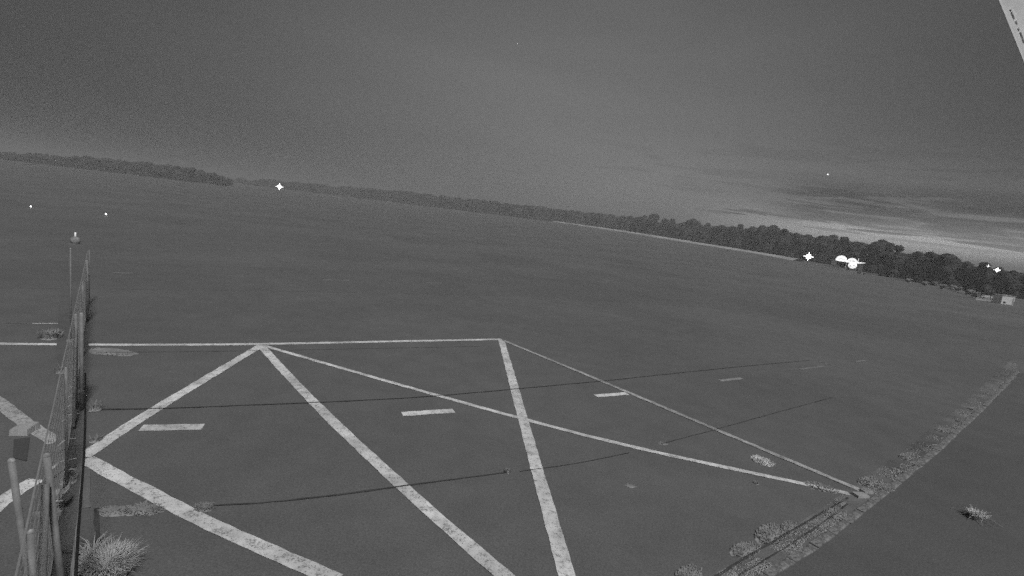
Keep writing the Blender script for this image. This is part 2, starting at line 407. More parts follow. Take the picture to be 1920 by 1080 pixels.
tuft(1829, 972, 320, .22, .17, 'pale splayed weed alone on the side pavement beyond the kerb', M_WEED, .009, .8)
for dx_, dy_, rz in ((-22, 8, 2.9), (-26, -6, 3.3), (6, 22, -1.2), (14, -4, .6), (-14, 16, 3.9)):
    pass
sp = MB(); c0 = gp(1830, 970)
for k in range(11):
    a = k * .571 + .2; L = .38 + .2 * ((k * 7) % 5) / 5
    sp.tube([c0 + Vector((0, 0, .03)), c0 + Vector((math.cos(a) * L * .5, math.sin(a) * L * .5, .10)), c0 + Vector((math.cos(a) * L, math.sin(a) * L, .03))], .012, 4, .004)
tag(sp.build('weed', M_GRASS2), 'long trailing runners around the pale weed on the side pavement', 'weed')
vt = [(1290, 1082, 1.0, 'pale tuft at the very bottom edge where the verge leaves the picture'), (1398, 1032, 1.0, 'low tuft on the inner verge edge, second from the bottom'),
      (1445, 1003, 1.3, 'largest grass cushion on the inner verge edge above the grooves'), (1480, 990, .8, 'small tuft next to the largest cushion on the inner verge edge'),
      (1530, 985, .7, 'wispy tuft between the two verge grooves and the kerb'), (1565, 965, 1.0, 'tuft halfway between the verge grooves and the tie of the lines'),
      (1632, 905, 1.2, 'grass cushion right above the small pale slabs at the line ends'), (1660, 915, .9, 'flat tuft beside the kerb right of the pale slabs'),
      (1700, 858, 1.0, 'round grass cushion up the verge, first above the slabs'), (1716, 872, .8, 'tuft close to the kerb right below the round cushion'),
      (1768, 808, 1.0, 'narrow grass cushion halfway up the far verge'), (1757, 838, .8, 'thin tuft by the kerb beside the narrow cushion'),
      (1800, 790, .8, 'small tuft near the upper verge, below the last grass'), (1826, 768, 1.0, 'last grass cushion at the far end of the verge'), (1575, 943, .7, 'small tuft just below the slabs by the groove end')]
for x, y, s, lab in vt:
    o = tuft(x, y, 340, .07, .36, lab, M_GRASS2, .011, group='grass cushions along the verge', rz=VR + rnd.uniform(-.3, .3)); o.scale = (1.45 * s, .68 * s, .6 * s)
# ground cover all along the verge
bv = []; bf = []
q = random.Random(5)
for i in range(26000):
    t = q.random() ** 1.0 * (len(ie) - 1); k = min(int(t), len(ie) - 2); u = t - k
    a = ie[k].lerp(ie[k + 1], u); b = oe[k].lerp(oe[k + 1], u); p = a.lerp(b, min(1.0, max(.02, q.betavariate(2.0, .9))))
    if noise.noise(Vector((p.x * .9, p.y * .9, 0))) < -.08: continue
    L = q.uniform(.012, .035); an = q.uniform(0, 6.28); s = Vector((math.cos(an), math.sin(an), 0)); k0 = len(bv)
    bv += [p - s * .012 + Vector((0, 0, .012)), p + s * .012 + Vector((0, 0, .012)), p + Vector((-s.y * L * .6, s.x * L * .6, L))]; bf.append((k0, k0 + 1, k0 + 2))
tag(link_mesh('ground_cover', bv, bf, M_GRASS), 'short dry grass scattered over the verge inside the kerb', 'grass', kind='stuff')

# small slabs where the thin lines meet the verge
for x, y, s, lab in ((1613, 931, .34, 'brighter flat concrete slab at the ends of the thin lines'), (1624, 924, .28, 'dimmer small concrete slab touching the brighter one')):
    p = gp(x, y); mb = MB(); mb.box((0, 0, .03), (s, s * .62, .06), 0, .96); o = mb.build('concrete_slab', M_STONE if s > .3 else M_KERB); o.location = (p.x, p.y, .013); o.rotation_euler = (0, 0, VR - .5); tag(o, lab, 'slab')

# concrete block beyond the fence, on the painted line
p = gp(44, 812)
blk = thing('concrete_block', (p.x, p.y, .012), 'pale square concrete block standing on the line beyond the fence', 'concrete block', rz=.25)
MB().box((0, 0, .06), (.34, .34, .12), 0, .95).build('block_body', M_STONE, blk)
MB().box((0, 0, .13), (.31, .31, .02)).build('block_cap', M_STONE, blk)
p = gp(64, 806)
st = tag(MB().box((0, 0, .08), (.17, .15, .16), .2, .75).build('stone', M_STONE), 'small bright stone next to the square concrete block', 'stone'); st.location = (p.x, p.y, .012)
mt = poly('shadow_patch', [(26, 826), (56, 822), (50, 866), (24, 860)], .03, M_SHADOW); tag(mt, 'dark sheet painting the shadow on the tarmac below the concrete block', 'mat')  # thin dark sheet added to paint the block's shadow
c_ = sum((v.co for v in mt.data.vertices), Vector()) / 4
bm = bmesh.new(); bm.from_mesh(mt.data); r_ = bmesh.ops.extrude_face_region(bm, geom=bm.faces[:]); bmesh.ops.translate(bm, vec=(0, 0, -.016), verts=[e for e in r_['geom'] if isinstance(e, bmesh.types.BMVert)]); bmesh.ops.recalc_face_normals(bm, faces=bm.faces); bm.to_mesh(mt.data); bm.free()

# ================================================================== FENCE
FH = 2.4
tops = [(163, 490), (135, 592), (80, 856), (58, 998)]
tp = [gp(x, y, FH) for x, y in tops]
A = Vector((tp[0].x, tp[0].y, 0)); B = Vector((tp[3].x, tp[3].y, 0)); fd = (B - A).normalized(); side = Vector((fd.y, -fd.x, 0))
print('fence posts', [tuple(round(c, 2) for c in t) for t in tp], [round((Vector((t.x, t.y, 0)) - A).cross(fd).z, 2) for t in tp])
fence = thing('fence', A, 'galvanised wire fence running away along the left side of the apron', 'fence')
def loc(v): return v - A
S0 = [max(0, (Vector((t.x, t.y, 0)) - A).dot(fd)) for t in tp]
def post(s, r, h, label=None, off=0, cap=True, lean=Vector((0, 0, 0))):
    b = fd * s + side * off
    o = MB().tube([b - Vector((0, 0, .1)) - lean, b + Vector((0, 0, h))], r, 10).build('post', M_GALV, fence, True)
    if cap: MB().dome(b + Vector((0, 0, h)), r * 1.08, 10, 3).build('post_cap', M_KERB, o, True)
    if label: o['label'] = label
post(-3.4, .022, FH); post(S0[0], .04, FH)
post((S0[0] + S0[1]) / 2, .025, FH)
post(S0[1], .037, FH, 'tall doubled post'); post(S0[1] + .12, .04, FH + .06, off=-.11)
post((S0[1] + S0[2]) / 2, .025, FH - .1)
post(S0[2], .040, FH, 'thick bright near post', lean=Vector((-.34, .1, 0)))
post(S0[2] - .05, .036, FH - .02, 'thick leaning near post', off=-.32 if side.x > 0 else .32, lean=Vector((-.40, .1, 0)))
post(S0[3], .030, FH, 'nearest thin post with a pale cap')
for s1, z1, s2, z2, r in ((S0[2] + .15, FH - .3, S0[2] + 1.5, .1, .04), (S0[2] - .1, FH - .4, S0[2] - 1.6, .1, .03), (S0[1], FH - .3, S0[1] + 1.3, .1, .03)):
    MB().tube([fd * s1 + Vector((0, 0, z1)), fd * s2 + Vector((0, 0, z2))], r, 8).build('brace', M_GALV, fence, True)
MB().box(fd * (S0[2] + .05) + Vector((0, 0, FH - .75)), (.30, .05, .05), math.atan2(fd.y, fd.x) + 1.2).build('clamp', M_GALV, fence)
SA, SB = -3.4, S0[3] + 3.2
for k in range(13):
    z = .08 + (FH - .12) * k / 12; r = .0035 if 0 < k < 12 else .009; mb = MB(); pts = []
    n = 40
    for i in range(n + 1):
        s = SA + (SB - SA) * i / n; pts.append(fd * s + Vector((0, 0, z + .015 * math.sin(s * 1.6 + k)))  + side * .05)
    mb.tube(pts, r, 4); mb.build('strand_wire', M_WIRE, fence)
mb = MB(); s = -3.3
while s < SB:
    mb.tube([fd * s + side * .053 + Vector((0, 0, .03)), fd * s + side * .053 + Vector((0, 0, FH - .02))], .0022, 3); s += .42
tag(mb.build('vertical_wires', M_WIRE, fence), kind='stuff')

# second strand mesh leaning at the near posts: a loose wire panel
pan = thing('loose_wire_panel', A + fd * (S0[2] + .7) - side * .18, 'loose wire panel leaning against the nearest fence posts', 'wire panel')
for k in range(9):
    a = fd * (-.9) + Vector((0, 0, .25 + k * .22)); b = fd * (1.6) + Vector((0, 0, .05 + k * .22))
    MB().tube([a + side * (-.02 * k), a.lerp(b, .5) + side * (.03 - .02 * k), b - side * .02 * k], .008, 5).build('bar', M_GALV, pan, True)
for s_ in (-.9, 1.6):
    MB().tube([fd * s_, fd * s_ + Vector((0, 0, 2.1)) - side * .16], .014, 6).build('frame_bar', M_GALV, pan, True)

pb = gp(133, 642)
pl = thing('slim_pole', (pb.x, pb.y, 0), 'slim pale pole beside the fence rising towards the dim beacon', 'pole')
MB().tube([(0, 0, 0), (0, 0, 3.2)], .022, 8).build('shaft', M_GALV, pl, True); MB().box((0, 0, .05), (.16, .16, .1)).build('base', M_KERB, pl); MB().dome((0, 0, 3.2), .03, 8, 3).build('cap', M_KERB, pl, True)
# black cable running down in front of the fence
cp = [gp(160, 700, 2.6), gp(160, 780, 2.3), gp(158, 850, 2.2), gp(152, 930, 2.2), gp(146, 1010, 2.25), gp(141, 1100, 2.4)]
tag(MB().tube(cp, .013, 6).build('cable', M_CABLE, None, True), 'black cable hanging down in front of the fence', 'cable')
# leafy weeds in the fence and a scrap of plastic
def curve_leaf(pix, z, r, name, label, m, cat, group=None):
    pts = [gp(x, y, z + dz_) for x, y, dz_ in pix]; mb = MB()
    b = 0
    for i, p in enumerate(pts):
        t = (pts[min(i + 1, len(pts) - 1)] - pts[max(i - 1, 0)]).normalized(); u = t.cross(Vector((0, 0, 1))).normalized(); w_ = r * (1 - abs(2 * i / (len(pts) - 1) - .8) * .75)
        mb.v += [p - u * w_, p + Vector((0, 0, r * .5)), p + u * w_, p - Vector((0, 0, r * .3))]
    for i in range(len(pts) - 1):
        for k in range(4):
            mb.f.append((i * 4 + k, i * 4 + (k + 1) % 4, i * 4 + 4 + (k + 1) % 4, i * 4 + 4 + k))
    mb.f += [(3, 2, 1, 0), tuple(len(mb.v) - 4 + k for k in range(4))]
    return tag(mb.build(name, m), label, cat, group)
G = None
weed = thing('climbing_weed', A + fd * S0[2], 'bent weed blades growing through the fence between the tall and the near posts', 'weed')
for pix, lab in (([(128, 727, 0), (135, 725, .03), (143, 728, .02)], 'topmost short bent blade in the fence beside the tall post'),
                 ([(127, 745, 0), (138, 739, .03), (154, 736, .02)], 'long bent blade crossing the tall post, second from the top'),
                 ([(122, 767, 0), (129, 761, .03), (137, 759, .02)], 'short curled blade third from the top in the fence'),
                 ([(119, 779, 0), (132, 777, .0), (150, 775, .0)], 'straight level blade across the tall post'),
                 ([(115, 791, 0), (121, 787, .02), (122, 786, .0)], 'tiny bright blade tip under the level blade'),
                 ([(107, 838, 0), (118, 827, .04), (130, 822, .05), (143, 822, .02)], 'arched blade rising from the end of the faded line'),
                 ([(112, 866, 0), (128, 862, .04), (144, 859, .05)], 'long blade just left of where the white lines meet'),
                 ([(122, 884, 0), (134, 879, .03), (141, 880, .02)], 'short curled blade under the long blade by the line apex')):
    lf_ = curve_leaf(pix, .25, .018, 'grass_blade', lab, M_GRASS, None, None)
    lf_.parent = weed; lf_.matrix_parent_inverse = Matrix.Translation(-weed.location)
curve_leaf([(90, 882, 0), (97, 878, .02), (103, 873, .03), (112, 866, .04)], .3, .045, 'dry_leaf', 'broad dry leaf at the left end of the long fence blade', M_GRASS, 'leaf')
p0 = [gp(x, y, .45) for x, y in ((95, 934), (107, 918), (121, 914), (132, 902), (131, 915), (121, 925), (110, 926))]
mb = MB(); n = len(p0); mb.v = [p + Vector((0, 0, .02 * math.sin(i * 2.1))) for i, p in enumerate(p0)] + [p - Vector((0, 0, .012)) for p in p0]
mb.f = [tuple(range(n)), tuple(range(2 * n - 1, n - 1, -1))] + [(i, i + n, (i + 1) % n + n, (i + 1) % n) for i in range(n)]
tag(mb.build('plastic_scrap', M_STONE), 'torn pale scrap of plastic caught in the fence by the near posts', 'plastic scrap')
curve_leaf([(97, 941, 0), (108, 939, .0), (118, 939, .0)], .4, .03, 'plastic_strip', 'short pale plastic strip just below the torn scrap', M_STONE, 'plastic strip')
for x, y, lab in ((150, 735, 'sparse dark weed in the soil below the tall post'), (178, 770, 'thin weed right of the fence at the end of the dark joint'), (115, 700, 'wispy weed left of the tall post'), (100, 960, 'dry weed between the near posts'), (128, 905, 'weed growing under the torn plastic scrap')):
    tuft(x, y, 70, .3, .18, lab, M_GRASS2, .007, .5, z=.028, group='weeds along the fence')

# ================================================================== ROOF VERGE at the top right
pn = Vector((.30, -.95, 0)).normalized()          # the board's face looks back over the yard
camp = Vector((0, 0, CAMZ)); p0_ = camp + ray(1900, 60) * 1.1
def on_board(px, py):
    r = ray(px, py); return camp + r * ((p0_ - camp).dot(pn) / r.dot(pn))
e0 = on_board(1872, 0); e1 = on_board(1920, 118)
ed = (e1 - e0).normalized(); en = ed.cross(pn).normalized()
if (on_board(1915, 20) - e0).dot(en) < 0: en = -en
ro = thing('bargeboard', e0, 'pale sloping metal board of a building cutting across the top right corner', 'bargeboard')
def slab(s0, s1, n0, n1, d0, d1, name, m, parent=ro):
    mb = MB(); mb.v = [ed * s + en * n + pn * d for s in (s0, s1) for n, d in ((n0, d0), (n1, d0), (n1, d1), (n0, d1))]
    mb.f = [(0, 1, 2, 3), (7, 6, 5, 4), (0, 4, 5, 1), (1, 5, 6, 2), (2, 6, 7, 3), (3, 7, 4, 0)]
    o = mb.build(name, m, parent); bm = bmesh.new(); bm.from_mesh(o.data); bmesh.ops.recalc_face_normals(bm, faces=bm.faces); bm.to_mesh(o.data); bm.free(); return o
slab(-.45, 1.3, .003, .30, -.0008, 0, 'board', M_PLATE)
slab(-.45, 1.3, 0, .0028, -.001, .0005, 'edge_trim', M_WHITE)
slab(-.45, 1.3, .062, .072, .0005, .005, 'raised_rib', M_WHITE)
for x, y, r_, l_ in ((1900, 27, .0035, .012), (1906, 41, .0025, .006), (1910, 54, .002, .004), (1916, 64, .0035, .011), (1919, 75, .0025, .006), (1895, 18, .002, .003)):
    c = on_board(x, y) - e0; slab(c.dot(ed) - l_ * .5, c.dot(ed) + l_ * .5, c.dot(en) - r_ * .6, c.dot(en) + r_ * .6, .0002, .0014, 'rivet', M_WHITE)

# ================================================================== FAR FIELD: bright runway edge line, lights
bar = []
for x, y, Y in ((1040, 414, 560), (1100, 422.5, 480), (1160, 431, 430), (1200, 437, 395), (1260, 446.5, 355), (1300, 453, 330), (1350, 461, 305), (1400, 469, 280), (1450, 477.5, 252), (1496, 485, 225)):
    bar.append(rp(x, y, Y))
vv = []
for i, p in enumerate(bar):
    d = bar[min(i + 1, len(bar) - 1)] - bar[max(i - 1, 0)]; d2 = Vector((d.x, d.y, 0)).normalized(); s_ = Vector((d2.y, -d2.x, 0))
    if s_.dot(Vector((p.x, p.y, 0))) > 0: s_ = -s_          # towards the yard
    g0 = tz(p.y); hh = .55 + .0012 * p.y
    vv += [p + s_ * (1.1 + .002 * p.y) - Vector((0, 0, hh)), p, p - s_ * 1.5, Vector((p.x, p.y, 0)) - s_ * 3 + Vector((0, 0, g0 - .3)), Vector((p.x, p.y, 0)) + s_ * 2.4 + Vector((0, 0, g0 - .3))]
ff = []
for i in range(len(bar) - 1):
    for k in range(5):
        if k == 3: continue
        k2 = (k + 1) % 5; ff.append((i * 5 + k, i * 5 + k2, i * 5 + 5 + k2, i * 5 + 5 + k))
em = link_mesh('embankment', vv, ff, M_RAIL); tag(em, kind='structure')

def ground_light(px, py, m, s, label):
    p = gp(px, py); o = thing('runway_light', (p.x, p.y, 0.0), label, 'runway light', 'small lights on the field at the left')
    MB().tube([(0, 0, 0), (0, 0, .18)], .05, 8).build('stem', M_GREYM, o)
    MB().dome((0, 0, .18), s, 10, 3, sq=1.9).build('lens', m, o, True)
    return o
ground_light(58, 391, M_LAMPS, .085, 'small lamp standing alone at the far left edge')
ground_light(199, 405, M_LAMPS, .09, 'small bright lamp right of the dim beacon')
# dim beacon with its blob-like housing
p = gp(141, 458)
bc = thing('beacon', (p.x, p.y, 0), 'dim beacon with a rounded grey housing at the far end of the fence', 'beacon')
MB().dome((0, 0, .28), .32, 12, 4, full=True).build('housing', M_KERB, bc, True)
MB().tube([(0, 0, .5), (.02, 0, .9)], .055, 8).build('lamp', M_LAMPD, bc, True)
MB().box((0, 0, .04), (.5, .5, .08)).build('base', M_GREYM, bc)

def floodlight(px, py, Y, label, w_=1.6, m=M_LAMP, head=4, cat='floodlight'):
    t = rp(px, py, Y); g = tz(Y)
    o = thing('floodlight_mast', (t.x, t.y, g), label, cat)
    H = max(1.5, t.z - g); yaw = math.atan2(-t.x, t.y); o.rotation_euler = (0, 0, yaw)
    MB().tube([(0, .2, 0), (0, .2, H)], .07, 8, .04).build('pole', M_DARK, o, True)
    MB().box((0, .12, H), (w_ * 1.25, .1, .12)).build('crossbar', M_GREYM, o)
    for i in range(head):
        a = 2 * math.pi * i / head + math.pi / 4; x = math.cos(a) * w_ * .27; z = math.sin(a) * w_ * .27
        if head == 1: x = z = 0
        hd = MB().box((x, -.02, H + z), (w_ * .5, .2, w_ * .5)).build('lamp_head', M_GREYM, o)
        MB().tube([(x, -.13, H + z), (x, -.22, H + z)], w_ * .27, 12).build('lens', m, hd, True)
    MB().tube([(-w_ * .95, -.16, H), (w_ * .95, -.16, H)], w_ * .07, 6).build('side_flare_bar', m, o, True)  # crossed glowing bars added to draw the lamp's star flare
    MB().tube([(0, -.17, H - w_ * .9), (0, -.17, H + w_ * .9)], w_ * .07, 6).build('upright_flare_bar', m, o, True)
    return o
floodlight(524, 350, 300, 'bright floodlight shining alone before the distant trees at the left', 2.1)
floodlight(1516, 481, 190, 'brightest floodlight at the end of the pale runway edge', 1.7)
floodlight(1870, 506, 105, 'floodlight glaring among the trees at the far right edge', .55)
floodlight(1853, 499, 107, 'smaller lamp left of the glaring floodlight in the right hand trees', .3, M_LAMPS, 1)
floodlight(1627, 478, 160, 'tiny dim lamp above the trees right of the lit canopies', .22, M_LAMPD, 1)

# ================================================================== LIT CANOPIES
def canopy(px, base_py, Y, width, height, label):
    t = rp(px, base_py, Y)
    o = thing('arched_canopy', (t.x, t.y, tz(Y)), label, 'canopy', 'white lit canopies beside the runway'); o.rotation_euler = (0, 0, math.atan2(-t.x, t.y))
    up = t.z - tz(Y); n = 14; mb = MB(); D = 2.2
    for y in (0, D):
        for i in range(n + 1):
            a = math.pi * i / n; mb.v.append(Vector((-math.cos(a) * width / 2, y, up + math.sin(a) ** .85 * height)))
    for i in range(n): mb.f.append((i, i + 1, n + 1 + i + 1, n + 1 + i))
    mb.f.append(tuple(range(n + 1))[::-1]); mb.f.append(tuple(range(n + 1, 2 * n + 2))); mb.f.append((0, n + 1, 2 * n + 1, n))
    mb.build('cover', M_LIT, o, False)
    for x in (-1, 1):
        for y in (.1, D - .1): MB().tube([(x * width * .46, y, 0), (x * width * .46, y, up + .05)], .05, 6).build('leg', M_WHITE, o)
    MB().tube([(-width * .3, -.04, up + height * .35), (0, -.04, up + height * .45), (width * .25, -.04, up + height * .35)], .07, 6).build('seam', M_KERB, o)
    return o
canopy(1577, 490, 185, 3.6, 2.1, 'left one of the two glowing white arched canopies')
canopy(1597, 493, 180, 3.2, 1.7, 'right glowing arched canopy next to the lit round tank')
t = rp(1597, 504, 174)
tk = thing('round_tank', (t.x, t.y, tz(174)), 'glowing round white tank under the right hand canopy', 'tank'); up = t.z - tz(174)
tk.rotation_euler = (0, 0, math.atan2(-t.x, t.y))
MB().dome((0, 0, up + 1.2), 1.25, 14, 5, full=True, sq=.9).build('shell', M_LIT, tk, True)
for a in range(4): MB().tube([(math.cos(a * 1.57 + .7) * .8, math.sin(a * 1.57 + .7) * .8, 0), (math.cos(a * 1.57 + .7) * .8, math.sin(a * 1.57 + .7) * .8, up + .9)], .06, 6).build('leg', M_GREYM, tk)
for x in (-.6, .4): MB().tube([(x, -1.45, up + 1.1 + x * .3), (x, -1.30, up + 1.1 + x * .3)], .17, 10).build('port', M_KERB, tk)
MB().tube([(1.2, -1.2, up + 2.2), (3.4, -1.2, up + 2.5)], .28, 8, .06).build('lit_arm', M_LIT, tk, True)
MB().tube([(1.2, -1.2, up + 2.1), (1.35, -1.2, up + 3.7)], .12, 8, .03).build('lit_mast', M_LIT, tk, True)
def frame_box(px, py, Y, w_, h, label, name='open_cabinet', m=M_KERB):
    t = rp(px, py, Y); z0 = tz(Y); o = thing(name, (t.x, t.y, z0), label, 'cabinet'); up = max(0, t.z - z0)
    MB().box((0, 0, up + h / 2), (w_, .8, h)).build('body', m, o); MB().box((0, 0, up + h + .06), (w_ * 1.15, .95, .1)).build('top', M_STONE, o)
    for x in (-w_ * .3, 0, w_ * .3): MB().box((x, -.42, up + h / 2), (.12, .06, h * .92)).build('slat', M_GREYM, o)
    if up > .05: MB().box((0, 0, up / 2), (w_ * .8, .6, up)).build('plinth', M_GREYM, o)
    o.rotation_euler = (0, 0, math.atan2(-t.x, t.y)); return o
frame_box(1611, 511, 168, 1.2, 2.5, 'upright slatted cabinet right of the glowing tank')
frame_box(1563, 497, 186, 1.5, 1.7, 'pale slatted cabinet left of the left canopy')

# ================================================================== CABIN, WALL, VEHICLES at the right edge
def yaw_to(px, Y): t = rp(px, 500, Y); return math.atan2(-t.x, t.y)
g = gp(1888, 571); yw = .12
cb = thing('cabin', (g.x, g.y, 0), 'small white cabin behind the low white wall at the right edge', 'cabin', rz=yw)
MB().box((0, .8, .85), (2.75, 1.6, 1.7)).build('wall', M_WHITE, cb); MB().box((0, .8, 1.75), (2.95, 1.8, .1)).build('roof', M_STONE, cb)
MB().box((-.7, -.02, .35), (.5, .05, .35)).build('vent', M_DARK, cb)
MB().box((1.15, -.03, .75), (.3, .05, 1.2)).build('door', M_STONE, cb)
a = far(1842, 104.5); b = far(1897, 102.5); a.z = b.z = 0; d = b - a
wl = thing('low_wall', ((a.x + b.x) / 2, (a.y + b.y) / 2, 0), 'long low white wall in front of the cabin at the right edge', 'wall', rz=math.atan2(d.y, d.x))
MB().box((0, 0, .2), (d.length, .35, .40)).build('wall_body', M_WHITE, wl); MB().box((0, 0, .42), (d.length + .1, .42, .05)).build('coping', M_WHITE, wl)
p = gp(1900, 566); 
ps = tag(MB().tube([(0, 0, 0), (0, 0, .8)], .16, 8).dome((0, 0, .8), .2, 8, 2).build('bollard', M_WHITE), 'short thick white bollard at the right end of the low wall', 'bollard'); ps.location = (p.x, p.y, 0)
def car(px, py, m, label, s=1.0, yaw=0.0):
    g = gp(px, py); o = thing('parked_car', (g.x, g.y, 0), label, 'car', 'cars parked by the trees at the right', rz=yaw_to(px, g.y) + yaw); o.scale = (s,) * 3
    prof = [(-2.1, .35), (-2.1, .8), (-1.5, .95), (-.9, 1.4), (.7, 1.42), (1.3, .95), (2.05, .8), (2.1, .35)]
    mb = MB(); n = len(prof)
    for y, k in ((-.82, 1), (.82, 1)):
        for x, z in prof: mb.v.append(Vector((x, y * (.82 if z > 1 else 1), z)))
    mb.f = [tuple(range(n))[::-1], tuple(range(n, 2 * n))] + [(i, (i + 1) % n, (i + 1) % n + n, i + n) for i in range(n)]
    mb.build('body', m, o)
    MB().box((-.1, 0, 1.17), (1.75, 1.42, .32)).build('windows', M_GLASS, o)
    for x in (-1.35, 1.35):
        for y in (-.78, .78):
            MB().tube([(x, y - .1, .33), (x, y + .1, .33)], .33, 12).build('wheel', M_DARK, o)
    for y in (-.6, .6): MB().box((2.08, y, .68), (.08, .3, .14)).build('headlight', M_STONE, o)
    return o
car(1852, 561, M_WHITE, 'pale car parked at the left end of the low white wall', .55, .15)
car(1803, 551, M_STONE, 'small pale car parked farthest left below the trees', .5, .1)
car(1830, 553, M_GREYM, 'dark grey car between the two pale cars below the trees', .5, -.1)
for x, y, h, lab in ((1812, 549, .7, 'short pale post just right of the farthest left car'), (1851, 552, .9, 'pale post above the car by the low wall'), (1657, 517, .8, 'faint low post in the field right of the canopies'), (1672, 525, 1.6, 'taller dim post in the field beyond the canopies'), (1838, 554, .8, 'thin post beside the dark grey car')):
    p = gp(x, y); o = tag(MB().tube([(0, 0, 0), (0, 0, h)], .09, 8).dome((0, 0, h), .11, 8, 2).build('post', M_KERB), lab, 'post', 'pale posts on the field at the right'); o.location = (p.x, p.y, 0)

# ================================================================== TREES
def tree_meshes(seed):
    q = random.Random(seed)
    kind = seed % 3
    lobes = []
    nl = q.randint(6, 9)
    for i in range(nl):
        a = q.uniform(0, 6.28); rr = q.uniform(0, .30 if kind else .24); z = q.uniform(.30, .86)
        k = math.sin(min(1, max(0, (z - .12) / .88)) * math.pi) ** .6
        lobes.append((Vector((math.cos(a) * rr * k, math.sin(a) * rr * k, z)), q.uniform(.11, .19) * (.75 + .4 * k)))
    lobes.append((Vector((q.uniform(-.05, .05), 0, .86)), .12))
    for k_ in range(4): lobes.append((Vector((math.cos(k_ * 1.7) * .2, math.sin(k_ * 1.7) * .2, q.uniform(.08, .14))), q.uniform(.13, .18)))
    lobes.append((Vector((0, 0, .5)), .24)); lobes.append((Vector((.08, .05, .28)), .2)); lobes.append((Vector((-.1, .0, .22)), .18))
    v = []; f = []
    for c, r in lobes:
        for i in range(110):
            a = q.uniform(0, 6.28); cz = q.uniform(-1, 1); sz = math.sqrt(1 - cz * cz); rr = r * (.72 + .38 * q.random() ** .7)
            p = c + Vector((math.cos(a) * sz, math.sin(a) * sz, cz * .9)) * rr
            n1 = Vector((q.gauss(0, 1), q.gauss(0, 1), q.gauss(0, 1))).normalized(); n2 = n1.cross(Vector((q.gauss(0, 1), q.gauss(0, 1), q.gauss(0, 1)))).normalized()
            s = q.uniform(.014, .030); k = len(v); v += [p - n1 * s, p - n2 * s * .8, p + n1 * s, p + n2 * s * .8]; f.append((k, k + 1, k + 2, k + 3))
    for c, r in lobes:                       # dense inner masses
        mb = MB(); mb.dome(c, r * .90, 9, 4, full=True); k = len(v)
        v += [p + Vector((q.uniform(-1, 1), q.uniform(-1, 1), q.uniform(-1, 1))) * r * .12 for p in mb.v]; f += [tuple(k + i for i in fc) for fc in mb.f]
    me = bpy.data.meshes.new('crown'); me.from_pydata([tuple(p) for p in v], [], f); me.materials.append(M_LEAF)
    t = MB(); t.tube([(0, 0, -.02), (.01, 0, .3), (0, .01, .75)], .028, 7, .01)
    for i in range(5):
        a = q.uniform(0, 6.28); z = q.uniform(.22, .6); t.tube([(0, 0, z), (math.cos(a) * .2, math.sin(a) * .2, z + .15)], .010, 5, .004)
    tm = bpy.data.meshes.new('trunk'); tm.from_pydata([tuple(p) for p in t.v], [], t.f); tm.materials.append(M_BARK)
    return me, tm
TM = [tree_meshes(s) for s in range(11, 20)]
tree_top = [(1160, 401), (1200, 402), (1240, 401), (1265, 408), (1290, 412), (1330, 418), (1360, 420), (1400, 417), (1430, 419), (1460, 423), (1500, 431), (1540, 438), (1575, 444), (1600, 447), (1625, 452), (1650, 447), (1670, 450), (1695, 457), (1712, 472), (1722, 471), (1745, 465), (1765, 467), (1785, 475), (1805, 480), (1818, 488), (1830, 492), (1848, 487), (1870, 494), (1890, 501), (1910, 507), (1950, 512)]
def top_at(x):
    for (x0, y0), (x1, y1) in zip(tree_top, tree_top[1:]):
        if x0 <= x <= x1: return y0 + (y1 - y0) * (x - x0) / (x1 - x0)
    return tree_top[-1][1]
def depth_at(x):
    pts = [(1150, 520), (1300, 380), (1450, 290), (1520, 250), (1620, 205), (1680, 175), (1760, 148), (1850, 136), (1960, 124)]
    for (x0, y0), (x1, y1) in zip(pts, pts[1:]):
        if x0 <= x <= x1: return y0 + (y1 - y0) * (x - x0) / (x1 - x0)
    return pts[-1][1]
shapes_ = ['round', 'pointed', 'broad', 'narrow', 'lopsided', 'ragged', 'flat-topped', 'domed', 'feathery']
landm = [(1240, 'left of the long pale line'), (1330, 'above the middle of the pale line'), (1430, 'above the right end of the pale line'), (1505, 'behind the brightest floodlight'), (1575, 'behind the left glowing canopy'),
         (1610, 'behind the glowing tank'), (1660, 'just right of the glowing canopies'), (1715, 'beside the treeline notch'), (1770, 'right of the treeline notch'), (1815, 'above the farthest left car'), (1855, 'left of the glaring floodlight'), (1885, 'right of the glaring floodlight'), (2000, 'above the white cabin')]
x = 1156.0; i = 0; used = {}
while x < 1960:
    Y = depth_at(x) * rnd.uniform(.97, 1.05); topy = top_at(x) + rnd.uniform(-3.5, 7)
    t = rp(x, topy, Y); g0 = tz(Y); H = t.z - g0
    me, tm = TM[i % len(TM)]
    lm = next(l for xx, l in landm if x <= xx)
    k = used.get(lm, 0); used[lm] = k + 1
    o = thing('tree', (t.x, t.y, g0), ('first', 'second', 'third', 'fourth', 'fifth', 'sixth', 'seventh', 'eighth', 'ninth', 'tenth')[min(k, 9)] + ' dark tree from the left ' + lm, 'tree', 'trees of the dark treeline at the right', rz=rnd.uniform(0, 6.28))
    W = H * rnd.uniform(.95, 1.25)
    o.scale = (W, W, H)
    for nm, m_ in (('crown', me), ('trunk', tm)):
        c = bpy.data.objects.new(nm, m_); C.objects.link(c); c.parent = o
    step_px = (H * .42) / Y * 960 * (1 + ((x - 960) / 960) ** 2) ** .5
    x += max(9, step_px * rnd.uniform(.75, 1.15)); i += 1
print('front trees', i); print('max z', max((o.location.z + o.scale.z) for o in C.objects if o.name.startswith('tree')))
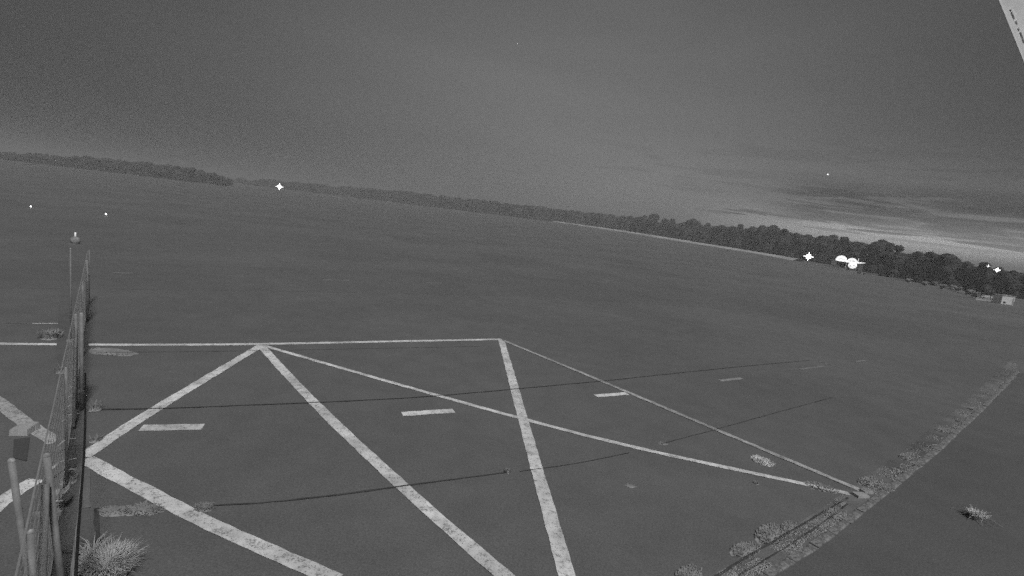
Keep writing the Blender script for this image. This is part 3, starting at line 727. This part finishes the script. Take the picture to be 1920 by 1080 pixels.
# the continuous mass of wood behind and to the left, uncountable
def wood(prof, depth, name, label, n, hvar, base_tree=True, seed=1, fill=1.0):
    q = random.Random(seed); v = []; f = []
    srcs = []
    for me, tm in TM[:5]:
        srcs.append(([p.co.copy() for p in me.vertices], [tuple(p.vertices) for p in me.polygons]))
    x0, x1 = prof[0][0], prof[-1][0]
    for i in range(n):
        x = x0 + (x1 - x0) * (i + q.random()) / n
        for (a, ya), (b, yb) in zip(prof, prof[1:]):
            if a <= x <= b: ty = ya + (yb - ya) * (x - a) / (b - a); break
        Y = depth(x) * q.uniform(.96, 1.12); t = rp(x, ty + q.uniform(0, hvar), Y); g0 = tz(Y); H = max(2.5, t.z - g0)
        vs, fs_ = srcs[i % 5]; a = q.uniform(0, 6.28); ca, sa = math.cos(a), math.sin(a); W = H * q.uniform(.9, 1.4) * fill; k = len(v)
        v += [(t.x + (p.x * ca - p.y * sa) * W, t.y + (p.x * sa + p.y * ca) * W, g0 + p.z * H - .04 * H) for p in vs]
        f += [tuple(k + j for j in fc) for fc in fs_]
    print(name, max(p[2] for p in v)); return tag(link_mesh(name, v, f, M_LEAF), label, 'wood', kind='stuff')
wood([(405, 334), (440, 331), (500, 334), (600, 342), (640, 346), (700, 350), (780, 358), (850, 366), (900, 371), (960, 379), (1050, 388), (1110, 396), (1180, 402)], lambda x: 760 - (x - 400) * .22, 'distant_wood', 'faint wood along the horizon in the middle fading into haze', 130, 5, seed=3, fill=1.5)
wood([(-60, 281), (0, 283), (60, 284), (100, 288), (160, 290), (200, 294), (260, 299), (300, 304), (350, 310), (380, 317), (402, 321), (430, 330)], lambda x: 430, 'left_wood', 'dark wood on the horizon at the far left', 80, 4.5, seed=4, fill=1.3)
wood([(1170, 405), (1300, 416), (1450, 427), (1540, 441), (1620, 453), (1700, 470), (1760, 471), (1830, 494), (1960, 515)], lambda x: depth_at(x) * 1.16, 'wood_behind', 'darker wood closing the gaps behind the right hand trees', 120, 6, seed=5, fill=1.3)
# lighter scrub at the foot of the right hand trees
q = random.Random(8); k = 0
me0, tm0 = TM[2]
sm = me0.copy(); sm.materials[0] = M_LEAF2
scrub = [(1735, 534), (1752, 534), (1768, 540), (1784, 541), (1797, 545), (1819, 551), (1828, 556), (1704, 528)]
labs = ['pale bush farthest left but one in the row under the treeline', 'pale bush second of the row under the treeline', 'pale bush in the middle of the row under the treeline', 'pale bush right of the middle of the row under the treeline', 'pale bush touching the farthest left parked car', 'pale bush between the short post and the grey car', 'pale bush next to the dark grey car', 'palest low bush alone at the left end of the row']
for (x_, y_), lab in zip(scrub, labs):
    p = gp(x_, y_ + 3); o = thing('bush', (p.x, p.y, 0), lab, 'bush', 'bushes along the foot of the treeline', rz=q.uniform(0, 6)); c = bpy.data.objects.new('foliage', sm); C.objects.link(c); c.parent = o
    c.scale = (2.6, 2.6, 1.5); c.location = (0, 0, -.1)
    s_ = bpy.data.objects.new('stem', tm0); C.objects.link(s_); s_.parent = o; s_.scale = (1, 1, 1.2)

# ================================================================== STARS, far outside the haze
for x_, y_, r_, lab in ((1552, 327, 3.7, 'bright star above the dark clouds at the right'), (970, 82, 1.5, 'tiny faint star high in the middle of the sky')):
    p = Vector((0, 0, CAMZ)) + ray(x_, y_) * 5200
    o = tag(MB().dome((0, 0, 0), r_ * 1.7, 10, 4, full=True).build('star', M_STAR, None, True), lab, 'star'); o.location = p

# ================================================================== HAZE
hz = MB(); hz.box((0, 1180, 13.0), (5400, 2500, 38))
hm = bpy.data.materials.new('haze_air'); hm.use_nodes = True; t = NT(hm.node_tree)
pv = t.n('ShaderNodeVolumePrincipled'); pv.inputs['Density'].default_value = .0014
pv.inputs['Color'].default_value = (.62, .62, .62, 1); pv.inputs['Anisotropy'].default_value = 0.0
o_ = t.n('ShaderNodeOutputMaterial'); t.t.links.new(pv.outputs[0], o_.inputs['Volume'])
tag(hz.build('haze', hm), 'thin grey night haze filling the air over the airfield', 'haze', kind='stuff')
